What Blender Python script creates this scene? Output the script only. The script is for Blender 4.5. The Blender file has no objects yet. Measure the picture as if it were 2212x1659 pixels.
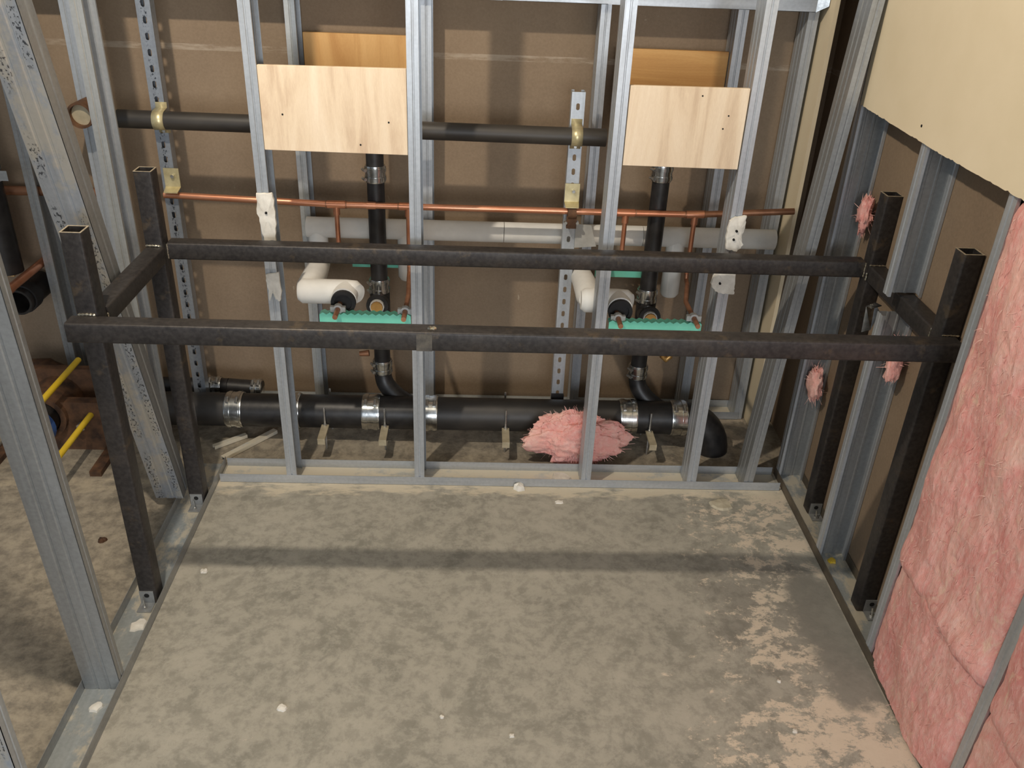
import bpy, math, random
from mathutils import Vector, Matrix, noise as mnoise
random.seed(7)
S = bpy.context.scene
COL = S.collection

# ------------------------------------------------------------------ camera
cam_d = bpy.data.cameras.new('camera')
cam_d.sensor_fit = 'HORIZONTAL'; cam_d.sensor_width = 36.0
cam_d.lens = 1881.6 / 2212 * 36.0
cam = bpy.data.objects.new('camera', cam_d)
cam.location = (-0.1048, -2.5436, 1.8275)
cam.rotation_euler = (math.radians(61.027), math.radians(-2.165), math.radians(-1.446))
COL.objects.link(cam); S.camera = cam

# ------------------------------------------------------------------ world, lamps, exposure
w = bpy.data.worlds.new('world'); S.world = w; w.use_nodes = True
bg = w.node_tree.nodes['Background']
bg.inputs[0].default_value = (0.72, 0.85, 1.0, 1); bg.inputs[1].default_value = 0.46

def lamp(name, kind, loc, energy, color, **k):
    d = bpy.data.lights.new(name, kind); d.energy = energy; d.color = color
    for a, b in k.items(): setattr(d, a, b)
    o = bpy.data.objects.new(name, d); o.location = loc; COL.objects.link(o); return o
lamp('ceiling_bulb', 'POINT', (-0.88, -1.14, 2.80), 128, (1.0, 0.88, 0.72), shadow_soft_size=0.03)
win = lamp('window_daylight', 'AREA', (0.6, -6.2, 1.7), 150, (0.92, 0.955, 1.0), shape='RECTANGLE', size=2.6, size_y=1.5)
win.rotation_euler = (math.radians(90), 0, 0)

S.view_settings.view_transform = 'Standard'; S.view_settings.look = 'None'
S.view_settings.gamma = 1.0; S.view_settings.use_curve_mapping = False
S.view_settings.exposure = 0.0

# ------------------------------------------------------------------ materials
def lin(r, g, b):
    f = lambda c: c / 12.92 if c <= .04045 else ((c + .055) / 1.055) ** 2.4
    return (f(r / 255), f(g / 255), f(b / 255), 1)

class NT:
    def __init__(s, name):
        s.m = bpy.data.materials.new(name); s.m.use_nodes = True
        s.t = s.m.node_tree; s.n = s.t.nodes; s.p = s.n['Principled BSDF']
        s.tc = s.n.new('ShaderNodeTexCoord').outputs['Object']
    def link(s, a, b): s.t.links.new(a, b)
    def mapv(s, scale=(1, 1, 1), loc=(0, 0, 0), src=None):
        m = s.n.new('ShaderNodeMapping'); m.inputs['Scale'].default_value = scale; m.inputs['Location'].default_value = loc
        s.link(src or s.tc, m.inputs['Vector']); return m.outputs[0]
    def noise(s, scale, detail=4, rough=.55, vec=None, dist=0.0):
        n = s.n.new('ShaderNodeTexNoise'); n.inputs['Scale'].default_value = scale
        n.inputs['Detail'].default_value = detail; n.inputs['Roughness'].default_value = rough
        n.inputs['Distortion'].default_value = dist
        s.link(vec or s.tc, n.inputs['Vector']); return n.outputs['Fac']
    def ramp(s, fac, stops, interp='LINEAR'):
        r = s.n.new('ShaderNodeValToRGB'); r.color_ramp.interpolation = interp; e = r.color_ramp.elements
        e[0].position, e[0].color = stops[0][0], stops[0][1]
        e[1].position, e[1].color = stops[-1][0], stops[-1][1]
        for p, c in stops[1:-1]:
            x = e.new(p); x.color = c
        s.link(fac, r.inputs[0]); return r.outputs[0]
    def sm(s, fac, a, b):
        r = s.n.new('ShaderNodeMapRange'); r.interpolation_type = 'SMOOTHSTEP'
        r.inputs[1].default_value = a; r.inputs[2].default_value = b; s.link(fac, r.inputs[0]); return r.outputs[0]
    def math(s, op, a, b=None):
        m = s.n.new('ShaderNodeMath'); m.operation = op
        for i, x in enumerate((a, b)):
            if x is None: continue
            if isinstance(x, (int, float)): m.inputs[i].default_value = x
            else: s.link(x, m.inputs[i])
        return m.outputs[0]
    def mix(s, fac, a, b, mode='MIX'):
        m = s.n.new('ShaderNodeMix'); m.data_type = 'RGBA'; m.blend_type = mode
        for sock, x in ((m.inputs[0], fac), (m.inputs[6], a), (m.inputs[7], b)):
            if isinstance(x, (int, float)): sock.default_value = x
            elif isinstance(x, tuple): sock.default_value = x
            else: s.link(x, sock)
        return m.outputs[2]
    def xyz(s, src=None):
        x = s.n.new('ShaderNodeSeparateXYZ'); s.link(src or s.tc, x.inputs[0]); return x.outputs
    def bump(s, h, strength=.3, dist=.01):
        b = s.n.new('ShaderNodeBump'); b.inputs['Strength'].default_value = strength; b.inputs['Distance'].default_value = dist
        s.link(h, b.inputs['Height']); s.link(b.outputs[0], s.p.inputs['Normal'])
    def fin(s, col, rough=.6, metal=0.0, spec=None):
        if isinstance(col, tuple): s.p.inputs['Base Color'].default_value = col
        else: s.link(col, s.p.inputs['Base Color'])
        if isinstance(rough, (int, float)): s.p.inputs['Roughness'].default_value = rough
        else: s.link(rough, s.p.inputs['Roughness'])
        s.p.inputs['Metallic'].default_value = metal
        if spec is not None: s.p.inputs['Specular IOR Level'].default_value = spec
        return s.m

def plain(name, c1, c2, scale=20, rough=.6, metal=0, stretch=(1, 1, 1), bump=0, spec=None, detail=4):
    t = NT(name); v = t.mapv(stretch); f = t.noise(scale, detail, vec=v)
    col = t.ramp(f, [(.3, c1), (.7, c2)])
    if bump: t.bump(f, bump, .004)
    return t.fin(col, rough, metal, spec)

def galv(name, c=(186, 191, 196), printed=None, dirty=0.0, metal=.55):
    """galvanised sheet: faint streaks along the length, spangle, optional smudged ink marks"""
    t = NT(name)
    f = t.noise(5, 3, vec=t.mapv((8, 8, .5)))
    f2 = t.noise(90, 2)
    a = lin(*[x * .93 for x in c]); b = lin(*[min(255, x * 1.05) for x in c])
    col = t.ramp(f, [(.3, a), (.7, b)])
    col = t.mix(.08, col, t.ramp(f2, [(.35, lin(120, 125, 132)), (.65, lin(225, 230, 236))]))
    if dirty:
        lo = .38 if dirty > .9 else .45
        d = t.sm(t.noise(5, 7, .68, vec=t.mapv((2, 2, 1.3))), lo, lo + .12)
        col = t.mix(t.math('MULTIPLY', d, dirty), col, lin(222, 212, 190))
    if printed:
        x, y, z = t.xyz(); acc = None
        ax = {'x': x, 'y': y}[printed[0]]
        for c0, hw in printed[1]:
            dd = t.math('ABSOLUTE', t.math('SUBTRACT', ax, c0))
            m = t.math('LESS_THAN', dd, hw)
            acc = m if acc is None else t.math('MAXIMUM', acc, m)
        n1 = t.noise(1, 3, .6, vec=t.mapv((160, 160, 95)))
        n2 = t.noise(1, 1, .5, vec=t.mapv((3, 3, 5.5)))
        k = t.math('MULTIPLY', t.sm(n1, .52, .60), t.sm(n2, .38, .48))
        col = t.mix(t.math('MULTIPLY', t.math('MULTIPLY', k, acc), .88), col, lin(48, 52, 60))
    r = t.ramp(t.noise(14, 4, vec=t.mapv((5, 5, .6))), [(.3, (.34,) * 3 + (1,)), (.7, (.48,) * 3 + (1,))])
    return t.fin(col, r, metal)

M = {}
M['galv'] = galv('galvanised')
M['galv_dirty'] = galv('galvanised_dusty', (196, 194, 184), dirty=.95, metal=.15)
M['galv_splashed'] = galv('galvanised_splashed', (166, 172, 172), dirty=.85, metal=.35)
M['track_shaded'] = plain('shaded_brown_track', lin(70, 63, 54), lin(112, 101, 84), 14, .7, .1, stretch=(1, 1, .6))  # shade on the right track flanges, painted in as dark brown
M['galv_print_flange'] = galv('galvanised_printed_flange', (186, 188, 186), ('y', ((.017, .009),)))
M['galv_print_web'] = galv('galvanised_printed_web', (180, 187, 196), ('x', ((.016, .011), (.076, .009))), dirty=.5)
M['galv_dark'] = galv('galvanised_dull', (158, 160, 160))
M['band'] = plain('stainless_band', lin(170, 172, 172), lin(225, 226, 224), 60, .22, 1.0)
M['zinc_yellow'] = plain('yellow_zinc', lin(196, 182, 138), lin(226, 214, 172), 40, .38, .55)
M['bolt'] = plain('bright_bolt', lin(175, 175, 172), lin(215, 214, 210), 80, .3, .9)

def steel():
    t = NT('mill_scale_steel')
    f = t.noise(7, 6, .6, vec=t.mapv((1, 1, 1))); g = t.noise(90, 3)
    col = t.ramp(f, [(.30, lin(44, 41, 41)), (.55, lin(58, 54, 52)), (.75, lin(80, 70, 60))])
    col = t.mix(t.math('MULTIPLY', t.sm(t.noise(16, 5, .7), .56, .70), .55), col, lin(104, 88, 66))
    col = t.mix(.25, col, t.ramp(g, [(.35, lin(30, 30, 32)), (.65, lin(88, 84, 82))]))
    t.bump(g, .15, .002)
    return t.fin(col, .46, .35)
M['steel'] = steel()
M['steel_bare'] = plain('saw_cut_steel', lin(150, 138, 118), lin(200, 186, 160), 120, .45, .2)
M['splice'] = plain('scuffed_splice', lin(72, 70, 68), lin(112, 106, 96), 60, .45, .3)
M['weld'] = plain('weld_metal', lin(120, 116, 106), lin(230, 222, 200), 160, .28, .9)
M['iron'] = plain('cast_iron_black', lin(24, 23, 24), lin(46, 44, 43), 30, .42, 0, bump=.15)
M['iron_grey'] = plain('cast_iron_dusty', lin(30, 29, 30), lin(66, 62, 57), 9, .5, 0, bump=.12, stretch=(.5, 1, 1))
M['rust'] = plain('rusty_iron', lin(52, 36, 26), lin(112, 78, 52), 22, .8, 0, bump=.3)
M['copper'] = plain('copper', lin(206, 134, 100), lin(232, 168, 134), 14, .32, .75, stretch=(.4, 1, 1))
M['copper_dull'] = plain('copper_dull', lin(150, 104, 78), lin(188, 138, 106), 18, .45, .7)
M['brass'] = plain('brass', lin(168, 122, 66), lin(206, 164, 100), 20, .4, .7)
M['white_jacket'] = plain('white_pipe_insulation', lin(222, 220, 214), lin(238, 236, 230), 12, .75, 0, bump=.08)
M['lamplit_jacket'] = plain('lamplit_pipe_insulation', lin(232, 220, 190), lin(242, 232, 206), 12, .75, 0, bump=.08)  # copy of the white jacket with warm lamp light put into its colour
M['iron_vent'] = plain('cast_iron_scraped', lin(30, 28, 28), lin(72, 66, 58), 7, .5, 0, bump=.15, stretch=(.4, 1, 1))
M['rubber'] = plain('black_rubber', lin(22, 21, 22), lin(38, 36, 36), 30, .7)
M['teal'] = plain('teal_plastic', lin(104, 200, 174), lin(132, 218, 194), 10, .5)
M['grey_plastic'] = plain('grey_plastic', lin(168, 168, 164), lin(196, 196, 192), 20, .5)
M['yellow'] = plain('yellow_sleeve', lin(224, 188, 40), lin(240, 206, 70), 12, .45)
M['blue'] = plain('blue_plastic', lin(48, 84, 150), lin(70, 108, 176), 14, .5)
M['mud'] = plain('plaster_scrap', lin(206, 200, 188), lin(240, 236, 226), 26, .9, 0, bump=.4)
M['hole'] = plain('dark_hole', lin(12, 12, 12), lin(22, 22, 22), 20, .9)
M['tan_bar'] = plain('tan_strap_steel', lin(172, 160, 134), lin(200, 188, 160), 30, .5, .3)

def brown():
    t = NT('brown_gypsum_back_paper'); x, y, z = t.xyz()
    f = t.noise(2.2, 6, .62); g = t.noise(130, 2)
    col = t.ramp(f, [(.3, lin(128, 109, 89)), (.7, lin(146, 126, 103))])
    col = t.mix(.10, col, t.ramp(g, [(.3, lin(96, 80, 64)), (.7, lin(176, 156, 132))]))
    scr = t.sm(t.noise(6, 8, .7, vec=t.mapv((1.5, 1, .5)), dist=1.5), .66, .72)
    col = t.mix(t.math('MULTIPLY', scr, .35), col, lin(205, 192, 168))
    line = t.math('LESS_THAN', t.math('ABSOLUTE', t.math('SUBTRACT', z, 1.359)), .010)
    ln = t.math('MULTIPLY', line, t.sm(t.noise(9, 5, .7, vec=t.mapv((1, 1, 6))), .36, .62))
    col = t.mix(t.math('MULTIPLY', ln, .30), col, lin(214, 202, 184))
    return t.fin(col, .85)
M['brown'] = brown()
def drywall():
    t = NT('cream_painted_drywall'); f = t.noise(3, 5); g = t.noise(220, 3)
    col = t.ramp(f, [(.3, lin(224, 208, 176)), (.7, lin(234, 218, 188))])
    t.bump(g, .06, .002); return t.fin(col, .7)
M['drywall'] = drywall()
M['gypsum'] = plain('gypsum_core', lin(196, 190, 178), lin(226, 220, 208), 60, .95, 0, bump=.3)

def concrete():
    t = NT('concrete_floor'); x, y, z = t.xyz()
    wv = t.n.new('ShaderNodeVectorMath'); wv.operation = 'ADD'
    nz = t.n.new('ShaderNodeTexNoise'); nz.inputs['Scale'].default_value = 3.0; nz.inputs['Detail'].default_value = 5
    t.link(t.tc, nz.inputs['Vector'])
    sc = t.n.new('ShaderNodeVectorMath'); sc.operation = 'SCALE'; sc.inputs['Scale'].default_value = .10
    t.link(nz.outputs['Color'], sc.inputs[0]); t.link(t.tc, wv.inputs[0]); t.link(sc.outputs[0], wv.inputs[1])
    wp = wv.outputs[0]
    a = t.noise(6.5, 8, .66, vec=wp); b = t.noise(24, 8, .72, vec=wp); c = t.noise(95, 6, .7); d = t.noise(1.3, 3)
    col = t.ramp(a, [(.34, lin(140, 137, 126)), (.5, lin(156, 152, 140)), (.66, lin(172, 167, 154))])
    col = t.mix(t.math('MULTIPLY', t.sm(b, .42, .60), .5), col, lin(186, 180, 166))
    col = t.mix(t.math('MULTIPLY', t.sm(b, .50, .36), .24), col, lin(126, 122, 110))
    col = t.mix(t.math('MULTIPLY', t.sm(c, .60, .74), .5), col, lin(196, 189, 175))
    col = t.mix(t.math('MULTIPLY', t.sm(c, .40, .28), .4), col, lin(114, 108, 96))
    # spilled plaster dust towards the right-hand wall
    edge = t.math('ADD', t.sm(x, .20, .95), t.math('MULTIPLY', t.sm(y, -.55, -1.15), .2))
    dust = t.sm(t.math('ADD', t.math('MULTIPLY', edge, .24), t.noise(12, 10, .76, vec=t.mapv((1, 1.4, 1), src=wp))), .70, .775)
    room = t.math('MULTIPLY', t.sm(x, 1.02, .99), t.sm(x, -1.0, -.97))
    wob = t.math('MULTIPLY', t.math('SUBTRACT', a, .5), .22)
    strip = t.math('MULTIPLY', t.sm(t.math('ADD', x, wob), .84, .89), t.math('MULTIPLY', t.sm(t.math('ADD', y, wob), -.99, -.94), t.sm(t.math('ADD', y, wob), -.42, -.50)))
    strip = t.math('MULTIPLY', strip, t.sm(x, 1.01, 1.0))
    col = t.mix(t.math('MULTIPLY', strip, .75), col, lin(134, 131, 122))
    dust = t.math('MULTIPLY', dust, t.math('SUBTRACT', 1.0, strip))
    dust = t.math('MULTIPLY', t.math('MULTIPLY', dust, room), .85)
    col = t.mix(dust, col, lin(222, 206, 184))
    # smeared plaster close to the back track
    back = t.sm(t.math('ADD', t.math('MULTIPLY', t.sm(y, -.14, -.01), .35), t.noise(6, 7, .68, vec=t.mapv((1, 3, 1)))), .72, .86)
    col = t.mix(t.math('MULTIPLY', t.math('MULTIPLY', back, t.sm(y, .02, .0)), .8), col, lin(214, 202, 178))
    # damp darker patch on the right
    dx = t.math('SUBTRACT', x, .80); dy = t.math('MULTIPLY', t.math('ADD', y, .60), .8)
    dd = t.math('SQRT', t.math('ADD', t.math('MULTIPLY', dx, dx), t.math('MULTIPLY', dy, dy)))
    pm = t.sm(t.math('ADD', dd, t.math('MULTIPLY', t.math('SUBTRACT', a, .5), .5)), .26, .10)
    col = t.mix(t.math('MULTIPLY', t.math('MULTIPLY', pm, .42), t.math('SUBTRACT', 1.0, dust)), col, lin(116, 111, 104))
    # unswept browner slab outside the room
    out = t.math('MAXIMUM', t.sm(x, -1.09, -1.12), t.sm(y, .08, .12))
    col = t.mix(t.math('MULTIPLY', out, .55), col, t.ramp(b, [(.36, lin(104, 92, 80)), (.5, lin(142, 128, 108)), (.64, lin(170, 154, 130))]))
    t.bump(t.math('ADD', t.math('MULTIPLY', b, .6), t.math('MULTIPLY', c, .4)), .22, .006)
    return t.fin(col, .82, 0, .25)
M['concrete'] = concrete()

def wood(name, c1, c2, c3, axis, sc):
    t = NT(name); st = {'z': (9, 9, .8), 'x': (.8, 9, 9)}[axis]
    v = t.mapv(st)
    f = t.noise(sc, 6, .6, vec=v, dist=1.4); g = t.noise(60, 3, vec=t.mapv(tuple(s * 2 for s in st)))
    col = t.ramp(f, [(.32, c1), (.52, c2), (.7, c3)])
    col = t.mix(.22, col, t.ramp(g, [(.3, c1), (.7, c3)]))
    kn = t.sm(t.noise(5.5, 2, .4, vec=t.mapv((2, 1, 1.1), (3.1, 0, 1.7))), .72, .80)
    col = t.mix(t.math('MULTIPLY', kn, .5), col, lin(150, 104, 62))
    return t.fin(col, .7)
M['ply'] = wood('pale_plywood', lin(204, 176, 146), lin(234, 212, 182), lin(246, 228, 202), 'z', 1.5)
M['lumber'] = wood('yellow_lumber', lin(190, 140, 82), lin(214, 168, 108), lin(226, 184, 124), 'z', 1.3)
M['lumber_x'] = wood('knotty_lumber', lin(186, 134, 76), lin(210, 162, 100), lin(222, 178, 118), 'x', 1.3)

def pink():
    t = NT('pink_fibreglass')
    f = t.noise(5, 8, .68, vec=t.mapv((1, 1.6, .8)), dist=.8); g = t.noise(45, 6, .7, vec=t.mapv((1, 2.2, .8)))
    col = t.ramp(f, [(.28, lin(226, 144, 138)), (.5, lin(240, 172, 162)), (.72, lin(246, 204, 188))])
    col = t.mix(t.math('MULTIPLY', t.sm(g, .42, .66), .5), col, lin(246, 208, 198))
    col = t.mix(t.math('MULTIPLY', t.sm(t.noise(7, 7, .72, vec=t.mapv((1, 1.8, .9)), dist=2.0), .55, .70), .65), col, lin(246, 216, 190))
    col = t.mix(t.math('MULTIPLY', t.sm(t.noise(7, 4, .6, vec=t.mapv((1, 1, 1), (5, 5, 5))), .62, .74), .4), col, lin(214, 120, 134))
    t.bump(g, .7, .01)
    t.p.inputs['Subsurface Weight'].default_value = .15; t.p.inputs['Subsurface Radius'].default_value = (.03, .012, .012)
    return t.fin(col, .95, 0, .1)
M['pink'] = pink()
M['fibre'] = plain('pink_fibre', lin(226, 150, 146), lin(248, 214, 200), 25, .9)

# ------------------------------------------------------------------ mesh helpers
class MB:
    def __init__(s): s.v = []; s.f = []
    def add(s, vs, fs):
        o = len(s.v); s.v += [tuple(p) for p in vs]; s.f += [tuple(i + o for i in q) for q in fs]; return s
    def box(s, x0, x1, y0, y1, z0, z1):
        return s.add([(x0, y0, z0), (x1, y0, z0), (x1, y1, z0), (x0, y1, z0), (x0, y0, z1), (x1, y0, z1), (x1, y1, z1), (x0, y1, z1)],
                     [(0, 3, 2, 1), (4, 5, 6, 7), (0, 1, 5, 4), (1, 2, 6, 5), (2, 3, 7, 6), (3, 0, 4, 7)])
    def tube(s, path, r, n=20, caps=True, wall=None):
        """round pipe along a polyline; r may be a list; wall gives an open, hollow end"""
        P = [Vector(p) for p in path]; R = r if isinstance(r, (list, tuple)) else [r] * len(P)
        T = []
        for i in range(len(P)):
            a = P[max(i - 1, 0)]; b = P[min(i + 1, len(P) - 1)]; d = b - a
            T.append(d.normalized() if d.length > 1e-9 else (T[-1] if T else Vector((0, 0, 1))))
        up = Vector((0, 0, 1)) if abs(T[0].z) < .9 else Vector((1, 0, 0))
        U = (up - T[0] * up.dot(T[0])).normalized(); rings = []
        def ring(c, t, u, rad):
            v = t.cross(u); return [c + (u * math.cos(2 * math.pi * k / n) + v * math.sin(2 * math.pi * k / n)) * rad for k in range(n)]
        for i in range(len(P)):
            U = (U - T[i] * U.dot(T[i])).normalized(); rings.append(ring(P[i], T[i], U, R[i]))
            if i == 0: U0 = U.copy()
        if wall:
            inner = []; U = U0
            for i in range(len(P)):
                U = (U - T[i] * U.dot(T[i])).normalized(); inner.append(ring(P[i], T[i], U, R[i] - wall))
            rings = rings + inner[::-1]; m = len(rings); fs = []
            for i in range(m):
                j = (i + 1) % m
                fs += [(i * n + k, i * n + (k + 1) % n, j * n + (k + 1) % n, j * n + k) for k in range(n)]
        else:
            m = len(rings); fs = []
            for i in range(m - 1):
                fs += [(i * n + k, i * n + (k + 1) % n, (i + 1) * n + (k + 1) % n, (i + 1) * n + k) for k in range(n)]
            if caps: fs += [tuple(range(n))[::-1], tuple((m - 1) * n + k for k in range(n))]
        return s.add([p for q in rings for p in q], fs)
    def sheet(s, prof, L, t=.0013, z0=0.0):
        """folded sheet metal: open profile (x,y) extruded along z with thickness t"""
        p = [Vector((a, b, 0)) for a, b in prof]; n = len(p); nor = []
        for i in range(n):
            d = (p[min(i + 1, n - 1)] - p[max(i - 1, 0)]).normalized(); nor.append(Vector((-d.y, d.x, 0)))
        q = [a + b * t for a, b in zip(p, nor)]
        loop = p + q[::-1]; m = len(loop)
        vs = [(a.x, a.y, z0) for a in loop] + [(a.x, a.y, L) for a in loop]
        fs = [(i, (i + 1) % m, m + (i + 1) % m, m + i) for i in range(m)]
        for i in range(n - 1):
            fs += [(i, m - 1 - i, m - 2 - i, i + 1), (m + i, m + i + 1, 2 * m - 2 - i, 2 * m - 1 - i)]
        return s.add(vs, fs)
    def poly(s, pts, d):
        """flat polygon given as 3D points, thickened by vector d"""
        n = len(pts); d = Vector(d); a = [Vector(p) for p in pts]; b = [p + d for p in a]
        return s.add(a + b, [tuple(range(n))[::-1], tuple(range(n, 2 * n))] + [(i, (i + 1) % n, n + (i + 1) % n, n + i) for i in range(n)])
    def rtube(s, L, size=.0508, t=.0045, r=.006):
        """square steel tube with rounded corners, open ends, along local z, centred"""
        def loop(h, rr):
            out = []
            for cx, cy, a0 in ((h - rr, h - rr, 0), (-h + rr, h - rr, 90), (-h + rr, -h + rr, 180), (h - rr, -h + rr, 270)):
                for k in range(4):
                    a = math.radians(a0 + 30 * k); out.append((cx + rr * math.cos(a), cy + rr * math.sin(a)))
            return out
        o = loop(size / 2, r); i = loop(size / 2 - t, max(r - t * .7, .0015)); n = len(o)
        vs = [(x, y, 0) for x, y in o] + [(x, y, L) for x, y in o] + [(x, y, 0) for x, y in i] + [(x, y, L) for x, y in i]; fs = []
        for k in range(n):
            j = (k + 1) % n
            fs += [(k, j, n + j, n + k), (2 * n + j, 2 * n + k, 3 * n + k, 3 * n + j), (n + k, n + j, 3 * n + j, 3 * n + k), (j, k, 2 * n + k, 2 * n + j)]
        return s.add(vs, fs)
    def build(s, name, mat, parent=None, smooth=None, mw=None):
        me = bpy.data.meshes.new(name); me.from_pydata(s.v, [], s.f); me.update()
        o = bpy.data.objects.new(name, me); COL.objects.link(o)
        me.materials.append(M[mat] if isinstance(mat, str) else mat)
        import bmesh
        b = bmesh.new(); b.from_mesh(me); bmesh.ops.recalc_face_normals(b, faces=b.faces); b.to_mesh(me); b.free()
        if smooth is not None:
            me.shade_smooth(); me.set_sharp_from_angle(angle=math.radians(smooth))
        if parent is not None: o.parent = parent
        if mw is not None: o.matrix_local = mw
        return o

def tag(o, label=None, cat=None, group=None, kind=None):
    if label: o['label'] = label
    if cat: o['category'] = cat
    if group: o['group'] = group
    if kind: o['kind'] = kind
    return o
def thing(name, label, cat, mw=None, group=None, loc=None):
    o = bpy.data.objects.new(name, None); o.empty_display_size = .05; COL.objects.link(o)
    if mw is not None: o.matrix_world = mw
    if loc is not None: o.location = loc
    return tag(o, label, cat, group)
def frame(o, x, y, z):
    m = Matrix.Identity(4)
    for i, a in enumerate((x, y, z)): m.col[i][:3] = Vector(a).normalized()
    m.col[3][:3] = Vector(o); return m
def arc(c, a, b, n=8):
    """quarter-style bend: points from c+a to c+b around centre c"""
    c, a, b = Vector(c), Vector(a), Vector(b)
    return [c + a * math.cos(i / n * math.pi / 2) + b * math.sin(i / n * math.pi / 2) for i in range(n + 1)]
def fbm(p, o=4):
    return mnoise.fractal(Vector(p), 1.0, 2.0, o)

# ------------------------------------------------------------------ structure
def struct(name, mb, mat, parent=None, **k):
    o = mb.build(name, mat, parent, **k); o['kind'] = 'structure'; return o
struct('floor', MB().box(-5, 3, -7, 3, -.12, 0), 'concrete')
struct('ceiling', MB().box(-5, 3, -7, 3, 3.60, 3.70), 'galv_dark')
struct('wall_back', MB().box(-4.5, 1.16, .603, .618, 0, 3.6), 'brown')
struct('wall_right', MB().box(1.103, 1.118, -4.5, .60, 0, 3.6), 'brown')
struct('wall_chase_end', MB().box(.998, 1.012, .405, .600, 0.004, 2.6), 'drywall')

# cream drywall sheet hung on the right-hand studs, ragged sawn lower edge
mb = MB(); n = 300; Y0, Y1 = .042, -2.6; X0, X1 = .9935, 1.0062
pts = []
for i in range(n + 1):
    y = Y0 + (Y1 - Y0) * i / n
    z = 1.349 - .012 * min(1, i / 60) + .0012 * fbm((y * 25, 3, 0), 3) + (.003 * random.random() if random.random() < .2 else 0)
    pts.append((y, z))
vs = []
for y, z in pts: vs += [(X0, y, z), (X1, y, z + .002), (X0, y, 2.94), (X1, y, 2.94)]
fs = []
for i in range(n):
    a, b = 4 * i, 4 * i + 4
    fs += [(a, b, b + 2, a + 2), (a + 1, a + 3, b + 3, b + 1), (a, a + 1, b + 1, b), (a + 2, b + 2, b + 3, a + 3)]
fs += [(0, 2, 3, 1), (4 * n, 4 * n + 1, 4 * n + 3, 4 * n + 2)]
mb.add(vs, fs)
dw = mb.build('drywall_sheet', 'drywall'); tag(dw, 'cream drywall sheet with a ragged lower edge, above the pink insulation', 'drywall')
sc = MB().tube([(.9938, -.352, 1.376), (.9922, -.352, 1.376)], .0035, 10).build('screw_hole', 'hole', dw)

# ------------------------------------------------------------------ metal studs and tracks
WEB, FL = .092, .033
def cstud(name, label, base, top, webdir, fldir, web=WEB, fl=FL, mats=('galv', 'galv', 'galv'), group=None):
    """C-stud: local x across the web, y along the flanges, z along the length"""
    b, t = Vector(base), Vector(top); z = (t - b); L = z.length; z.normalize()
    x = Vector(webdir); x = (x - z * x.dot(z)).normalized(); y = z.cross(x)
    if y.dot(Vector(fldir)) < 0: flip = -1
    else: flip = 1
    r = thing(name, label, 'metal stud', frame(b, x, y, z), group)
    g = .0022
    q = lambda pr: [(a, c * flip) for a, c in pr]
    MB().sheet(q([(0, 0), (web * .28, 0), (web * .31, g), (web * .36, g), (web * .39, 0), (web * .61, 0), (web * .64, g), (web * .69, g), (web * .72, 0), (web, 0)]), L).build('web', mats[0], r)
    MB().sheet(q([(0, 0), (0, fl * .40), (g, fl * .46), (g, fl * .54), (0, fl * .60), (0, fl), (.008, fl)]), L).build('flange', mats[1], r)
    MB().sheet(q([(web, 0), (web, fl * .40), (web - g, fl * .46), (web - g, fl * .54), (web, fl * .60), (web, fl), (web - .008, fl)]), L).build('flange', mats[2], r)
    return r
def track(name, label, a, b, wdir, width, mats=('galv_dirty', 'galv'), h=.034):
    """U-shaped floor track from a to b, opening upward; wdir points from the first flange to the second"""
    a, b = Vector(a), Vector(b); z = b - a; L = z.length
    r = thing(name, label, 'floor track', frame(a, wdir, Vector(z).cross(Vector(wdir)), z))
    up = 1 if Vector(z).cross(Vector(wdir)).z > 0 else -1
    MB().box(0, width, 0, .0014 * up, 0, L).build('web', mats[0], r)
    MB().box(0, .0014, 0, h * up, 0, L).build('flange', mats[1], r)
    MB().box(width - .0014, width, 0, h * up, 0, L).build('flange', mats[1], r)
    return r
Z1 = 2.9
track('floor_track', 'dusty floor track under the front row of studs behind the steel frame', (-1.0, 0, .0005), (.995, 0, .0005), (0, 1, 0), .100)
track('floor_track', 'floor track of the far stud row in front of the brown wall', (-3.2, .494, .0005), (.97, .494, .0005), (0, 1, 0), .100)
track('floor_track', 'plaster-splashed floor track along the left edge of the room', (-1.007, -3.2, .0005), (-1.007, .11, .0005), (-1, 0, 0), .098, mats=('galv_splashed', 'galv_dark'))
track('floor_track', 'floor track along the right wall under the insulation', (1.007, -3.2, .0005), (1.007, .11, .0005), (1, 0, 0), .095, mats=('galv_splashed', 'track_shaded'))

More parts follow.
